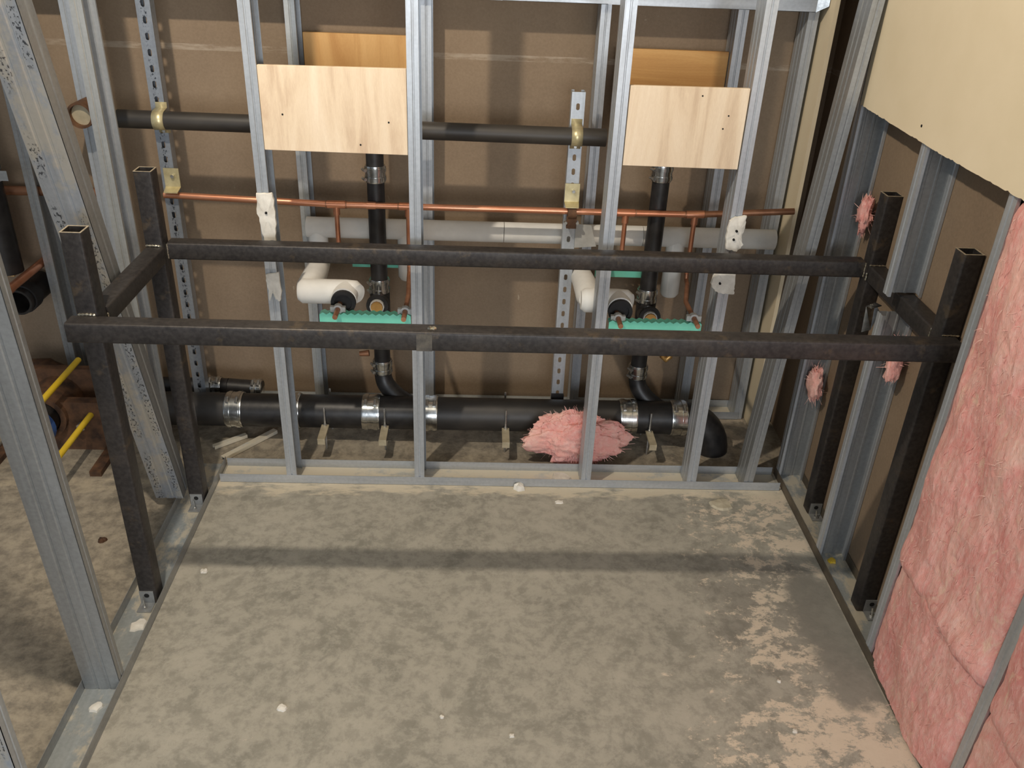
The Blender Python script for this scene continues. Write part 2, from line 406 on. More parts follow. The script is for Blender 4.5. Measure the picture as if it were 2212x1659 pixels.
zt = .0022
front = [(-.765, 'front row stud with white plaster scraps, left of the large plywood panel', ('galv', 'galv', 'galv')),
         (-.3165, 'front row stud at the right edge of the large plywood panel', ('galv', 'galv', 'galv')),
         (.2750, 'front row stud at the left edge of the small plywood panel', ('galv', 'galv', 'galv'))]
for x, lb, ms in front:
    cstud('metal_stud', lb, (x, .002, zt), (x, .002, Z1), (0, 1, 0), (1, 0, 0), mats=ms, group='front row studs')
cstud('metal_stud', 'front row stud with crumbling white plaster, right of the small plywood panel', (.655, .002, zt), (.662, .002, Z1), (0, 1, 0), (1, 0, 0), group='front row studs')
cstud('metal_stud', 'leaning end stud of the front row beside the right corner', (.861, .004, zt), (.974, .004, 2.1), (0, 1, 0), (1, 0, 0), mats=('galv_dark', 'galv_dark', 'galv_dark'), group='front row studs')
back = [(-1.456, 'far row stud half hidden behind the printed stud at upper left', ('galv', 'galv', 'galv')),
        (-1.693, 'far row stud at far left in front of the copper stub', ('galv_dark',) * 3),
        (-.746, 'far row stud left of the plywood blocking behind the large panel', ('galv', 'galv_print_flange', 'galv')),
        (-.3095, 'far row stud seen just right of the stud beside the large plywood panel', ('galv',) * 3),
        (.2725, 'far row stud behind the short slotted strut, left of the small panel', ('galv',) * 3),
        (.7205, 'far row stud at the right end of the knotty blocking', ('galv',) * 3),
        (.952, 'far row end stud beside the cream end wall of the chase', ('galv',) * 3)]
for x, lb, ms in back:
    cstud('metal_stud', lb, (x, .496, zt), (x, .496, Z1), (0, 1, 0), (1, 0, 0), mats=ms, group='far row studs')
cstud('metal_stud', 'stud with smudged black lettering at upper left, left of the slotted strut', (-1.209, .002, .0005), (-1.209, .002, Z1), (0, 1, 0), (1, 0, 0), mats=('galv', 'galv_print_flange', 'galv'), group='front row studs')
# leaning stud and the near studs of the left wall
d = Vector((0, -.408, 1.60)).normalized()
b0 = Vector((-1.168, -.150, .038))
cstud('metal_stud', 'leaning stud with scuffed printed web behind the front left steel post', b0, b0 + d * 2.75, (1, 0, 0), (0, 1, 0), web=.090, fl=.068, mats=('galv_print_web', 'galv', 'galv_dark'), group='left wall studs')
b0 = Vector((-1.101, -.926, zt)); d = Vector((0, -.062, 1.10)).normalized()
cstud('metal_stud', 'broad grey stud standing in the left floor track, nearest complete stud', b0, b0 + d * 2.75, (1, 0, 0), (0, 1, 0), mats=('galv_dark', 'galv_dark', 'galv_dark'), group='left wall studs')
cstud('metal_stud', 'blue-grey stud cropped by the lower left corner of the view', (-1.101, -1.372, zt), (-1.101, -1.372, Z1), (1, 0, 0), (0, 1, 0), mats=('galv_print_web', 'galv', 'galv'), group='left wall studs')
# right wall studs, open towards the camera
for y, lb in ((.098, 'right wall stud in the far right corner'),
              (-.772, 'right wall stud along the left edge of the large pink batt'),
              (-1.238, 'right wall stud crossing the pink insulation at lower right'),
              (-1.665, 'right wall stud at the near end of the pink insulation')):
    cstud('metal_stud', lb, (1.0085, y, zt), (1.0085, y, Z1), (1, 0, 0), (0, -1, 0), mats=('galv_dark', 'galv', 'galv'), group='right wall studs')
cstud('metal_stud', 'upper length of right wall stud between the right posts, above the side rail', (1.0085, -.347, .925), (1.0085, -.347, Z1), (1, 0, 0), (0, -1, 0), mats=('galv_dark', 'galv', 'galv'), group='right wall studs')
cstud('metal_stud', 'lower length of the right wall stud between the right posts, below the side rail', (1.0085, -.347, zt), (1.0085, -.347, .868), (1, 0, 0), (0, -1, 0), mats=('galv_dark', 'galv', 'galv'), group='right wall studs')
# horizontal track across the far row at the top of the view
r = thing('header_track', 'bright horizontal metal track along the top in front of the far studs', 'header track', frame((-2.4, .462, 1.553), (0, 1, 0), (0, 0, 1), (1, 0, 0)))
MB().box(0, .0014, 0, .09, 0, 3.36).build('web', 'galv', r)
MB().box(0, .033, 0, .0014, 0, 3.36).build('flange', 'galv', r)
MB().box(0, .033, .0886, .09, 0, 3.36).build('flange', 'galv', r)
MB().poly([(.0, .0, 3.36), (.0, .09, 3.36), (-.012, .09, 3.395), (-.012, .02, 3.395)], (.0014, 0, 0)).build('end_tab', 'band', r)

# ------------------------------------------------------------------ plywood panels and blocking
def panel(name, label, cat, x0, x1, y0, y1, z0, z1, mat, skew=0.0):
    o = MB().add([(x0, y0, z0), (x1, y0, z0 - skew), (x1, y1, z0 - skew), (x0, y1, z0), (x0, y0, z1), (x1, y0, z1 + skew), (x1, y1, z1 + skew), (x0, y1, z1)],
                 [(0, 3, 2, 1), (4, 5, 6, 7), (0, 1, 5, 4), (1, 2, 6, 5), (2, 3, 7, 6), (3, 0, 4, 7)]).build(name, mat)
    bv = o.modifiers.new('edge', 'BEVEL'); bv.width = .0012; bv.segments = 2
    return tag(o, label, cat)
p = panel('plywood_panel', 'larger pale plywood panel set between two front studs', 'plywood', -.7315, -.3195, .006, .020, 1.173, 1.407, 'ply', .003)
for x, z in ((-.672, 1.275), (-.372, 1.262), (-.455, 1.196)): MB().tube([(x, .0065, z), (x, .0053, z)], .0028, 8).build('nail_hole', 'hole', p)
p = panel('plywood_panel', 'smaller pale plywood panel set between two front studs on the right', 'plywood', .311, .654, .006, .020, 1.160, 1.387, 'ply', .002)
for x, z in ((.592, 1.275), (.520, 1.365), (.603, 1.312)): MB().tube([(x, .0065, z), (x, .0053, z)], .0025, 8).build('nail_hole', 'hole', p)
panel('wood_blocking', 'yellow wood blocking on the far studs above the larger plywood panel', 'wood board', -.700, -.312, .5285, .546, 1.235, 1.428, 'lumber')
panel('wood_blocking', 'knotty yellow wood blocking above the smaller plywood panel', 'wood board', .345, .7175, .5285, .546, 1.215, 1.414, 'lumber_x')

# ------------------------------------------------------------------ welded steel frame
T = .0508
fr = thing('steel_stand', 'welded black square tube frame with four posts standing in the room', 'steel stand', loc=(0, -.38, 0))
PI_ = Matrix.Translation((0, .38, 0))
def ftube(name, p0, p1, xdir, label=None):
    p0, p1 = Vector(p0), Vector(p1); z = p1 - p0
    x = Vector(xdir); mw = PI_ @ frame(p0, x, z.cross(x), z)
    return MB().rtube(z.length, T).build(name, 'steel', fr, smooth=40, mw=mw)
posts = dict(FL=(-1.0429, -.583, 1.127), FR=(1.0735, -.587, 1.134), BL=(-1.039, -.113, 1.139), BR=(1.0796, -.1125, 1.1325))
for k, (x, y, h) in posts.items():
    po = ftube('post', (x, y, .004), (x, y, h), (1, 0, 0))
    # bare saw-cut rim at the top
    R = T / 2
    mb = MB(); o, i = R - .0006, R - .0046
    for (a0, a1, b0, b1) in ((-o, o, -o, -i), (-o, o, i, o), (-o, -i, -i, i), (i, o, -i, i)):
        mb.box(a0, a1, b0, b1, h - .004, h - .004 + .0008)
    mb.build('cut_rim', 'steel_bare', po)
ZR = .9205
ftube('front_rail', (-1.0785, -.634, ZR - T / 2), (1.0845, -.638, ZR - T / 2), (0, 0, 1))
ftube('back_rail', (-1.012, -.088, .9245 - T / 2), (1.0535, -.088, .9225 - T / 2), (0, 0, 1))
ftube('side_rail', (-1.0405, -.557, ZR - T / 2), (-1.039, -.139, ZR + .002 - T / 2), (0, 0, 1))
ftube('side_rail', (1.0745, -.561, ZR - T / 2), (1.079, -.1385, ZR + .002 - T / 2), (0, 0, 1))
def bead(a, b, r=.0035):
    a, b = Vector(a), Vector(b); n = max(4, int((b - a).length / .004)); mb = MB()
    pts = [a.lerp(b, i / n) + Vector((random.uniform(-1, 1), random.uniform(-1, 1), random.uniform(-1, 1))) * .0007 for i in range(n + 1)]
    mb.tube(pts, [r * (.75 + .5 * (i % 2)) for i in range(n + 1)], 8)
    return mb.build('weld_bead', 'weld', fr, smooth=50, mw=PI_)
bead((-1.064, -.6105, ZR + .002), (-1.022, -.6105, ZR + .002)); bead((1.052, -.614, ZR + .002), (1.096, -.614, ZR + .002), .0025)
bead((-1.062, -.1395, ZR + .004), (-1.018, -.1395, ZR + .004)); bead((-1.0125, -.112, .877), (-1.0125, -.112, .922), .003)
bead((1.0535, -.113, .877), (1.0535, -.113, .922), .0025); bead((-1.017, -.5575, .905), (-1.017, -.5575, .874), .0025)
bead((1.051, -.139, .90), (1.051, -.139, .875), .003); bead((1.053, -.140, ZR + .003), (1.10, -.140, ZR + .003), .0025)
bead((1.05, -.561, .876), (1.05, -.561, .918), .002); bead((-.225, -.640, ZR + .0005), (-.205, -.640, ZR + .0005), .006)
MB().box(-.252, -.214, -.6625, -.6612, .871, .916).build('splice_mark', 'splice', fr, mw=PI_)
def clip(x, y, s):
    """L-shaped foot angle bolted to the post front and anchored to the floor"""
    h, wd = .048, .040
    a = MB(); a.box(x - wd / 2, x + wd / 2, y - .003, y, .003, h); a.box(x - wd / 2, x + wd / 2, y - .040, y, .003, .006)
    o = a.build('foot_angle', 'galv_dark', fr, mw=PI_)
    MB().tube([(x, y - .0035, .033), (x, y - .0025, .033)], .0075, 12).build('bolt_hole', 'hole', o)
    MB().tube([(x - .002, y - .024, .006), (x - .002, y - .024, .012)], .0075, 6).build('anchor_bolt', 'bolt', o)
    MB().tube([(x - .002, y - .024, .012), (x - .004, y - .020, .034)], .003, 8).build('anchor_stud', 'bolt', o)
clip(-1.046, -.6088, 1); clip(1.088, -.6128, 1); clip(-1.040, -.1388, 1); clip(1.078, -.1383, 1)

# ------------------------------------------------------------------ slotted struts and clamps
def slotted(w, L, pitch, sw, sh, n=16):
    """flat strip along z with a row of oval slots"""
    mb = MB(); k = int(L / pitch)
    for c in range(k):
        z0 = c * pitch; z1 = L if c == k - 1 else z0 + pitch; zc = (z0 + z1) / 2; hh = (z1 - z0) / 2
        o, i = [], []
        for q in range(n):
            a = 2 * math.pi * q / n + math.pi / n; ca, sa = math.cos(a), math.sin(a)
            t = min(w / 2 / abs(ca) if abs(ca) > 1e-6 else 9, hh / abs(sa) if abs(sa) > 1e-6 else 9)
            o.append((ca * t, sa * t))
            ex = max(sh / 2 - sw / 2, 0); i.append((ca * sw / 2, sa * sw / 2 + (ex if sa > 0 else -ex)))
        # put exact corners in
        for cx, cy in ((w / 2, hh), (-w / 2, hh), (-w / 2, -hh), (w / 2, -hh)):
            j = min(range(n), key=lambda m: (o[m][0] - cx) ** 2 + (o[m][1] - cy) ** 2); o[j] = (cx, cy)
        vs = [(x, 0, zc + y) for x, y in o] + [(x, 0, zc + y) for x, y in i] + [(x, .0022, zc + y) for x, y in o] + [(x, .0022, zc + y) for x, y in i]
        fs = []
        for q in range(n):
            r_ = (q + 1) % n
            fs += [(q, r_, n + r_, n + q), (2 * n + r_, 2 * n + q, 3 * n + q, 3 * n + r_), (n + q, n + r_, 3 * n + r_, 3 * n + q), (r_, q, 2 * n + q, 2 * n + r_)]
        mb.add(vs, fs)
    return mb
def strut(label, x0, x1, z0, z1, mat='galv'):
    b, t = Vector((x0, .358, z0)), Vector((x1, .358, z1)); z = t - b; L = z.length
    r = thing('slotted_strut', label, 'strut channel', frame(b, (1, 0, 0), Vector(z).cross(Vector((1, 0, 0))), z))
    w_ = .040
    slotted(w_, L, .0475, .012, .022).build('slotted_face', mat, r)
    MB().sheet([(-w_ / 2, 0), (-w_ / 2, .040), (-w_ / 2 + .009, .040)], L, .002).build('side_wall', mat, r)
    MB().sheet([(w_ / 2, 0), (w_ / 2, .040), (w_ / 2 - .009, .040)], L, -.002).build('side_wall', mat, r)
    return r
M['galv_strut'] = galv('galvanised_strut', (150, 156, 164), ('x', ((0, .008),)))
s1 = strut('tall slotted strut at left carrying the vent pipe and copper line', -1.152, -1.126, .02, 2.3, 'galv_strut')
s2 = strut('short slotted strut in the middle carrying the vent pipe and copper line', .205, .204, .02, 1.300)
mb = MB(); mb.box(-.024, -.010, -.014, .0, 0, .05); mb.box(.010, .024, -.014, .0, 0, .05); mb.box(-.024, .024, -.014, 0, .05, .064)
mb.build('foot_fork', 'rubber', s2, mw=Matrix.Translation((0, 0, .10)))

# ------------------------------------------------------------------ pipes
def coupling(parent, c, dirv, r, L=.056, rings=2):
    """stainless no-hub coupling: corrugated shield, worm bands and screws"""
    c, dv = Vector(c), Vector(dirv).normalized()
    n = 12; path = [c + dv * (L * (i / n - .5)) for i in range(n + 1)]
    rad = [r + .0042 + .0012 * (i % 2) for i in range(n + 1)]
    o = MB().tube(path, rad, 28).build('coupling_shield', 'band', parent, smooth=35)
    side = Vector((0, -1, 0)).cross(dv)
    if side.length < .1: side = Vector((1, 0, 0))
    side.normalize()
    front_ = Vector((0, -.5, .86)) if abs(dv.x) > .7 else Vector((-.86, -.5, 0))
    front_ = (front_ - dv * front_.dot(dv)).normalized(); tang = dv.cross(front_).normalized()
    for k in range(rings):
        q = c + dv * (L * (.27 if rings == 2 else 0) * (1 if k else -1))
        MB().tube([q - dv * .0065, q + dv * .0065], [r + .0075] * 2, 28).build('worm_band', 'band', o, smooth=40)
        a = q + front_ * (r + .0115)
        MB().tube([a - tang * .011, a + tang * .007], .0050, 8).build('band_screw', 'bolt', o)
        MB().tube([a + tang * .007, a + tang * .013], .0062, 6).build('screw_head', 'bolt', o)
    return o

RM, MY, MZ = .0625, .295, .122
md = thing('main_drain_pipe', 'thick black cast iron drain pipe running low behind the front studs', 'drain pipe', loc=(-.2, MY, 0))
IM = Matrix.Translation((.2, -MY, 0))
def mpart(name, mb, mat, **k): return mb.build(name, mat, md, mw=IM, **k)
xs = [(-1.42, -1.01), (-1.01, -.79), (-.79, -.50), (-.50, -.275), (-.275, .468), (.468, .665)]
mats_ = ['iron_grey', 'iron', 'iron', 'iron', 'iron_grey', 'iron']
for (a, b), m_ in zip(xs, mats_):
    mpart('pipe_length', MB().tube([(a + .002, MY, MZ), (b - .002, MY, MZ)], RM, 36), m_, smooth=40)
mpart('quarter_bend', MB().tube([(.667, MY, MZ), (.70, MY, MZ)] + arc((.70, MY - .005, MZ - .125), (0, .005, .125), (.105, -.02, 0), 8)[1:] , [RM] * 2 + [RM * 1.04] * 8, 36), 'iron', smooth=40)
cps = []
class _P: pass
for x, L in ((-1.005, .062), (-.79, .055), (-.498, .065), (-.275, .050), (.470, .065), (.664, .060)):
    o = coupling(None, (x, MY, MZ), (1, 0, 0), RM, L); o.parent = md; o.matrix_local = IM

RV = .0298
def riser(label, X, Y, topz, tee_z, c_up, c_mid, c_low, bendx):
    r = thing('drain_riser', label, 'drain pipe', loc=(X, Y, 0)); I = Matrix.Translation((-X, -Y, 0))
    def pt(name, mb, mat, **k): return mb.build(name, mat, r, mw=I, **k)
    pt('pipe_length', MB().tube([(X, Y, c_up), (X, Y, topz)], RV, 28), 'iron', smooth=40)
    pt('pipe_length', MB().tube([(X, Y, c_mid), (X, Y, c_up)], RV, 28), 'iron', smooth=40)
    pt('tee_body', MB().tube([(X, Y, c_low), (X, Y, tee_z - .06), (X, Y, tee_z - .045), (X, Y, tee_z + .045), (X, Y, c_mid)], [RV, RV, RV + .006, RV + .006, RV], 28), 'iron', smooth=40)
    pt('tee_branch', MB().tube([(X, Y - .01, tee_z), (X, Y - .085, tee_z + .020)], [RV + .004, RV + .007], 28), 'iron', smooth=40)
    pt('gasket_ring', MB().tube([(X, Y - .082, tee_z + .020), (X, Y - .094, tee_z + .020)], RV + .009, 28, wall=.012), 'rubber', smooth=40)
    pt('outlet_nut', MB().tube([(X, Y - .086, tee_z + .020), (X, Y - .104, tee_z + .020)], RV - .004, 12, wall=.004), 'grey_plastic')
    pl = pt('brass_plug', MB().tube([(X, Y - .088, tee_z + .020), (X, Y - .112, tee_z + .020)], RV - .009, 20), 'brass', smooth=40)
    for z in (c_up, c_mid, c_low): 
        o = coupling(None, (X, Y, z), (0, 0, 1), RV, .056); o.parent = r; o.matrix_local = I
    # long-sweep branch into the main drain
    pa = [Vector((X, Y, c_low)), Vector((X, Y, c_low - .035)), Vector((X + .012, Y - .01, c_low - .075)), Vector((X + bendx * .35, Y - .03, c_low - .115)), Vector((X + bendx * .7, (Y + MY) / 2, c_low - .145)), Vector((X + bendx, MY, MZ + .02))]
    P2 = []
    for i in range(len(pa) - 1):
        a0, a1, a2, a3 = pa[max(i - 1, 0)], pa[i], pa[i + 1], pa[min(i + 2, len(pa) - 1)]
        for s in range(5):
            t = s / 5; P2.append(.5 * ((2 * a1) + (a2 - a0) * t + (2 * a0 - 5 * a1 + 4 * a2 - a3) * t * t + (3 * a1 - a0 - 3 * a2 + a3) * t ** 3))
    P2.append(pa[-1]); m = len(P2)
    pt('sweep_branch', MB().tube(P2, [RV + .010 * i / m for i in range(m)], 28), 'iron', smooth=50)
    return r
riser('black drain riser with brass plugged outlet, below the larger plywood panel', -.4625, .388, 1.30, .540, 1.008, .600, .272, .155)
riser('black drain riser with brass plugged outlet, below the smaller plywood panel', .511, .388, 1.28, .520, 1.040, .588, .275, .135)

vt = thing('vent_pipe', 'black horizontal vent pipe clamped to the two slotted struts', 'vent pipe', loc=(-.48, .328, 1.17)); IV = Matrix.Translation((.48, -.328, -1.17))
for a, b in ((-1.265, -.60), (-.598, -.33), (-.328, .300)):
    za, zb = 1.1755 - (a + 1.265) * .0070, 1.1755 - (b + 1.265) * .0070
    MB().tube([(a, .328, za), (b, .328, zb)], .0285, 28).build('pipe_length', 'iron_vent', vt, smooth=40, mw=IV)
cp_ = thing('vent_stub_pipe', 'short tan pipe end left of the printed stud near the vent pipe', 'pipe', loc=(-1.417, .40, 1.164))
MB().tube([(0, 0, 0), (0, .0955, 0)], .042, 24, wall=.008).build('pipe_length', 'rust', cp_, smooth=40)
MB().tube([(0, .02, 0), (0, .03, 0)], .036, 24).build('plug', 'tan_bar', cp_, smooth=40)

def pclamp(label, x, z, r, yc, mat='zinc_yellow', wid=.036):
    """strut clamp: strap bent over the pipe with two ears on the strut and a bolt"""
    t = thing('pipe_clamp', label, 'pipe clamp', loc=(x, yc, z))
    n = 14; prof = [( .3575 - yc, r + .022), (.3555 - yc, r + .006)] + [(-(r + .0022) * math.sin(math.pi * i / n), (r + .0022) * math.cos(math.pi * i / n)) for i in range(n + 1)] + [(.3555 - yc, -r - .006), (.3575 - yc, -r - .018)]
    vs = [(sx, a, b) for a, b in prof for sx in (-wid / 2, wid / 2)]; m = len(prof)
    o = MB().add(vs, [(2 * i, 2 * i + 1, 2 * i + 3, 2 * i + 2) for i in range(m - 1)]).build('strap', mat, t, smooth=50)
    sd = o.modifiers.new('thick', 'SOLIDIFY'); sd.thickness = .0022; sd.offset = 1
    MB().tube([(0, .3575 - yc - .012, -r - .010), (0, .3575 - yc + .004, -r - .010)], .005, 8).build('clamp_bolt', 'bolt', t)
    return t
pclamp('yellow zinc clamp holding the vent pipe to the left strut', -1.134, 1.1745, .0285, .328)
pclamp('yellow zinc clamp holding the vent pipe to the short middle strut', .204, 1.165, .0285, .328)
def bracket(name, label, x, z, w_=.05, h=.062):
    t = thing(name, label, 'bracket', loc=(x, .345, z))
    MB().box(-w_ / 2, w_ / 2, .004, .0065, -h / 2, h / 2).build('back_plate', 'zinc_yellow', t)
    MB().add([(-w_ / 2, .004, -h / 2), (w_ / 2, .004, -h / 2), (w_ / 2 * .9, -.030, -h / 2 - .010), (-w_ / 2 * .9, -.030, -h / 2 - .010),
              (-w_ / 2, .004, -h / 2 - .0025), (w_ / 2, .004, -h / 2 - .0025), (w_ / 2 * .9, -.030, -h / 2 - .0125), (-w_ / 2 * .9, -.030, -h / 2 - .0125)],
             [(0, 1, 2, 3), (7, 6, 5, 4), (0, 4, 5, 1), (1, 5, 6, 2), (2, 6, 7, 3), (3, 7, 4, 0)]).build('bent_lip', 'zinc_yellow', t)
    MB().tube([(.004, .003, .006), (.004, -.006, .006)], .006, 6).build('bolt_head', 'bolt', t)
    return t
bracket('strut_bracket', 'pale zinc bracket on the left strut above the copper pipe', -1.132, .983)
bracket('strut_bracket', 'pale zinc bracket on the middle strut above the copper clamp', .205, .972)
t = thing('copper_clamp', 'rust brown cushion clamp holding the copper pipe at the middle strut', 'pipe clamp', loc=(.207, .331, .9075))
MB().tube([(-.014, 0, .0), (.014, 0, .0)], [.021, .021], 20).build('cushion', 'rust', t, smooth=40)
MB().box(-.017, .017, -.012, .002, -.052, -.012).build('clamp_jaw', 'rust', t)
for sx in (-.02, .02): MB().tube([(sx, -.016, -.032), (sx, .0, -.032)], .0055, 8).build('clamp_bolt', 'bolt', t)

cu = thing('copper_supply_pipe', 'long horizontal copper pipe with four drops, crossing both drain risers', 'copper pipe', loc=(-.1, .345, .91)); IC = Matrix.Translation((.1, -.345, -.91))
def cpart(name, path, r=.0111, mat='copper', n=18): return MB().tube(path, r, n).build(name, mat, cu, smooth=40, mw=IC)
zc = lambda x: .9245 - .016 * min(1, (x + 1.153) / .5) + (.0 if x < .62 else .022 * (x - .62) / .35)
knots = [-1.165, -.593, -.350, .394, .634, .975]
for a, b in zip(knots, knots[1:]): cpart('pipe_length', [(a, .345, zc(a)), (b, .345, zc(b))], mat='copper' if b < .9 else 'copper_dull')
for x in (-.593, -.350, .394, .634):
    cpart('tee_fitting', [(x - .030, .345, zc(x - .03)), (x + .030, .345, zc(x + .03))], .0135)
    for dx in (-.034, .034): cpart('solder_ring', [(x + dx - .002, .345, zc(x + dx)), (x + dx + .002, .345, zc(x + dx))], .0128, 'copper_dull')
cpart('tee_fitting', [(-.49, .345, zc(-.49)), (-.46, .345, zc(-.46))], .0132)
for x, ze in ((-.593, .712), (-.350, .662), (.394, .705), (.634, .662)):
    cpart('drop_collar', [(x, .345, zc(x) - .005), (x, .345, zc(x) - .035)], .0118)
    cpart('drop', [(x, .345, zc(x) - .03), (x, .345, ze + .03)], .0082)
    if x in (-.593, .394):
        cpart('drop_elbow', [(x, .345, ze + .03), (x, .350, ze + .012), (x + .012, .372, ze), (x + .014, .40, ze - .002)], .0092)
        continue
    xb = {-.350: -.340, .634: .598}[x]
    cpart('stub_out', [(x, .345, ze + .03), (x, .340, ze + .010), (x, .315, ze), (xb, .16, ze), (xb, .06, ze), (xb, -.035, ze)], .0082, 'copper_dull')

# white insulated hot and cold lines
wh = thing('insulated_pipe', 'white insulated pipe running horizontally behind the drain risers', 'insulated pipe', loc=(.13, .458, .788)); IW = Matrix.Translation((-.13, -.458, -.788))
for a, b, m_ in ((-.72, -.02, 'white_jacket'), (-.018, .48, 'white_jacket'), (.482, .965, 'white_jacket')):
    MB().tube([(a, .458, .788), (b, .458, .788)], .0365, 28).build('jacket', m_, wh, smooth=40, mw=IW)
for x, zb in ((-.683, .665), (-.366, .600), (.607, .560)):
    MB().tube([(x, .458, .785), (x, .458, zb + .012), (x, .458, zb)], [.0345, .0345, .027], 24).build('drop_jacket', 'white_jacket', wh, smooth=40, mw=IW)
def insul_arm(label, xl, xr, zc_, yf, m1):
    """insulated arm coming forward from the wall, turning sideways, ending in a rubber collar"""
    t = thing('insulated_elbow_pipe', label, 'insulated pipe', loc=(xl, .25, zc_)); I = Matrix.Translation((-xl, -.25, -zc_)); R = .041
    MB().tube([(xl - .005, .412, zc_ - .01), (xl, .30, zc_ - .004), (xl, yf + .03, zc_), (xl, yf + .004, zc_)], [R * .92, R, R, R * .8], 26).build('back_jacket', m1, t, smooth=50, mw=I)
    MB().tube([(xl - .028, yf, zc_), (xl - .014, yf, zc_), (xr, yf, zc_), (xr + .03, yf - .004, zc_), (xr + .043, yf - .012, zc_)], [R * .75, R, R, R * .98, R * .72], 26).build('cross_jacket', 'white_jacket', t, smooth=50, mw=I)
    MB().tube([(xr, yf, zc_), (xr, yf - .062, zc_ - .002)], [R, R], 26).build('front_jacket', 'white_jacket', t, smooth=50, mw=I)
    MB().tube([(xr, yf - .055, zc_ - .006), (xr, yf - .078, zc_ - .006)], R * .98, 26, wall=.012).build('rubber_collar', 'rubber', t, smooth=40, mw=I)
    MB().tube([(xr, yf - .060, zc_ - .006), (xr, yf - .070, zc_ - .006)], R * .85, 26).build('collar_face', 'rubber', t, smooth=40, mw=I)
    MB().tube([(xr - .012, yf - .06, zc_ - .012), (xr - .012, -.035, zc_ - .012)], .0082, 16).build('copper_stub', 'copper_dull', t, smooth=40, mw=I)
insul_arm('white insulated pipe arm with rubber collar, left, above a teal bracket', -.672, -.543, .676, .142, 'white_jacket')
insul_arm('white insulated pipe arm with rubber collar, behind the middle stud', .266, .362, .668, .142, 'white_jacket')

def teal(label, x0, x1, y0, z, dep=.03):
    """plastic strip with a toothed rear edge standing behind a bright front face"""
    t = thing('toothed_bracket', label, 'pipe bracket', loc=((x0 + x1) / 2, y0, z)); L = (x1 - x0) / 2
    MB().box(-L, L, 0, .003, -.018, .018).build('front_face', 'teal', t)
    n = max(3, int((x1 - x0) / .022)); pts = [(-L, .003, .018)]
    for i in range(n):
        a = -L + 2 * L * i / n; b = -L + 2 * L * (i + 1) / n
        pts += [(a, dep, .018), ((a + b) / 2, dep + .012, .018)]
    pts += [(L, dep, .018), (L, .003, .018)]
    MB().poly(pts[::-1], (0, 0, -.003)).build('toothed_ledge', 'teal', t)
    tp = []
    for i in range(n):
        a = -L + 2 * L * i / n; tp += [(a, 0, .018), (a + L / n, 0, .025)]
    tp += [(L, 0, .018)]
    MB().poly(tp, (0, .003, 0)).build('toothed_lip', 'teal', t)
    return t
teal('teal toothed pipe bracket below the left insulated arm', -.612, -.321, .012, .634)
teal('teal toothed pipe bracket below the arm behind the middle stud', .319, .622, .012, .630)
teal('dark teal toothed bracket at the back behind the left drain riser', -.57, -.375, .48, .650)
teal('dark teal toothed bracket at the back behind the right drain riser', .325, .50, .48, .636)
for x, z, lb in ((-.555, .664, 'grey plastic clip on the left copper stub of the left teal bracket'), (-.340, .662, 'grey plastic clip on the right copper stub of the left teal bracket'),
                 (.350, .656, 'grey plastic clip on the left copper stub of the right teal bracket'), (.598, .662, 'grey plastic clip on the right copper stub of the right teal bracket')):
    t = thing('stub_clip', lb, 'pipe clip', loc=(x, .03, z), group='stub clips')
    MB().tube([(0, -.006, 0), (0, .012, 0)], .0155, 12, wall=.0065).build('clip_ring', 'grey_plastic', t)
    for sx in (-1, 1): MB().box(sx * .013 if sx > 0 else -.024, .024 if sx > 0 else -.013, -.004, .010, -.010, .008).build('clip_ear', 'grey_plastic', t)

# grey sheet offcut hanging at the middle strut, copper nut and elbow low on the right riser
MB().poly([(.226, .352, .862), (.280, .352, .858), (.303, .352, .782), (.226, .352, .775)], (0, .002, 0)).build('sheet_offcut', 'grey_plastic')
tag(bpy.data.objects['sheet_offcut'], 'flat grey sheet offcut hanging beside the middle strut over the white pipe', 'sheet offcut')
t = thing('copper_elbow', 'small brassy copper elbow right of the right drain riser, below the front rail', 'pipe elbow', loc=(.605, .36, .345))
MB().tube([(-.016, 0, .03), (-.013, -.002, .008), (0, -.004, -.004), (.013, -.002, .008), (.016, 0, .03)], .012, 14).build('elbow_body', 'brass', t, smooth=50)
MB().tube([(-.016, 0, .03), (-.016, 0, .06)], .009, 14).build('pipe_length', 'copper', t, smooth=50)
t = thing('copper_nipple', 'short copper nipple left of the left drain riser, below the front rail', 'pipe fitting', loc=(-.52, .34, .345))
MB().tube([(-.02, 0, 0), (.015, 0, .004)], [.009, .012], 14).build('nipple_body', 'copper_dull', t, smooth=50)

# saddles under the main drain
for x, lb in ((-.664, 'pipe saddle bar under the main drain, right of the leftmost front stud'), (-.443, 'pipe saddle bar under the main drain below the left riser'),
              (.006, 'pipe saddle bar under the main drain left of the pink tuft'), (.548, 'pipe saddle bar under the main drain below the right riser')):
    t = thing('pipe_saddle', lb, 'pipe support', loc=(x, .29, 0), group='saddles under the main drain')
    for y0, y1, yr in ((-.158, -.058, -.066), (.066, .150, .074)):
        MB().box(-.0135, .0135, y0, y1, .095, .102).build('saddle_bar', 'tan_bar', t)
        MB().box(-.0135, .0135, y0 if y0 < 0 else y1 - .004, (y0 + .004) if y0 < 0 else y1, .078, .095).build('bar_lip', 'tan_bar', t)
        zz = [.0005 + i * .0025 for i in range(73)]
        MB().tube([(.0, yr, a) for a in zz], [.0036 + .0007 * (i % 2) for i in range(73)], 8).build('threaded_rod', 'bolt', t)
        MB().tube([(0, yr, .102), (0, yr, .109)], .0072, 6).build('nut', 'bolt', t)

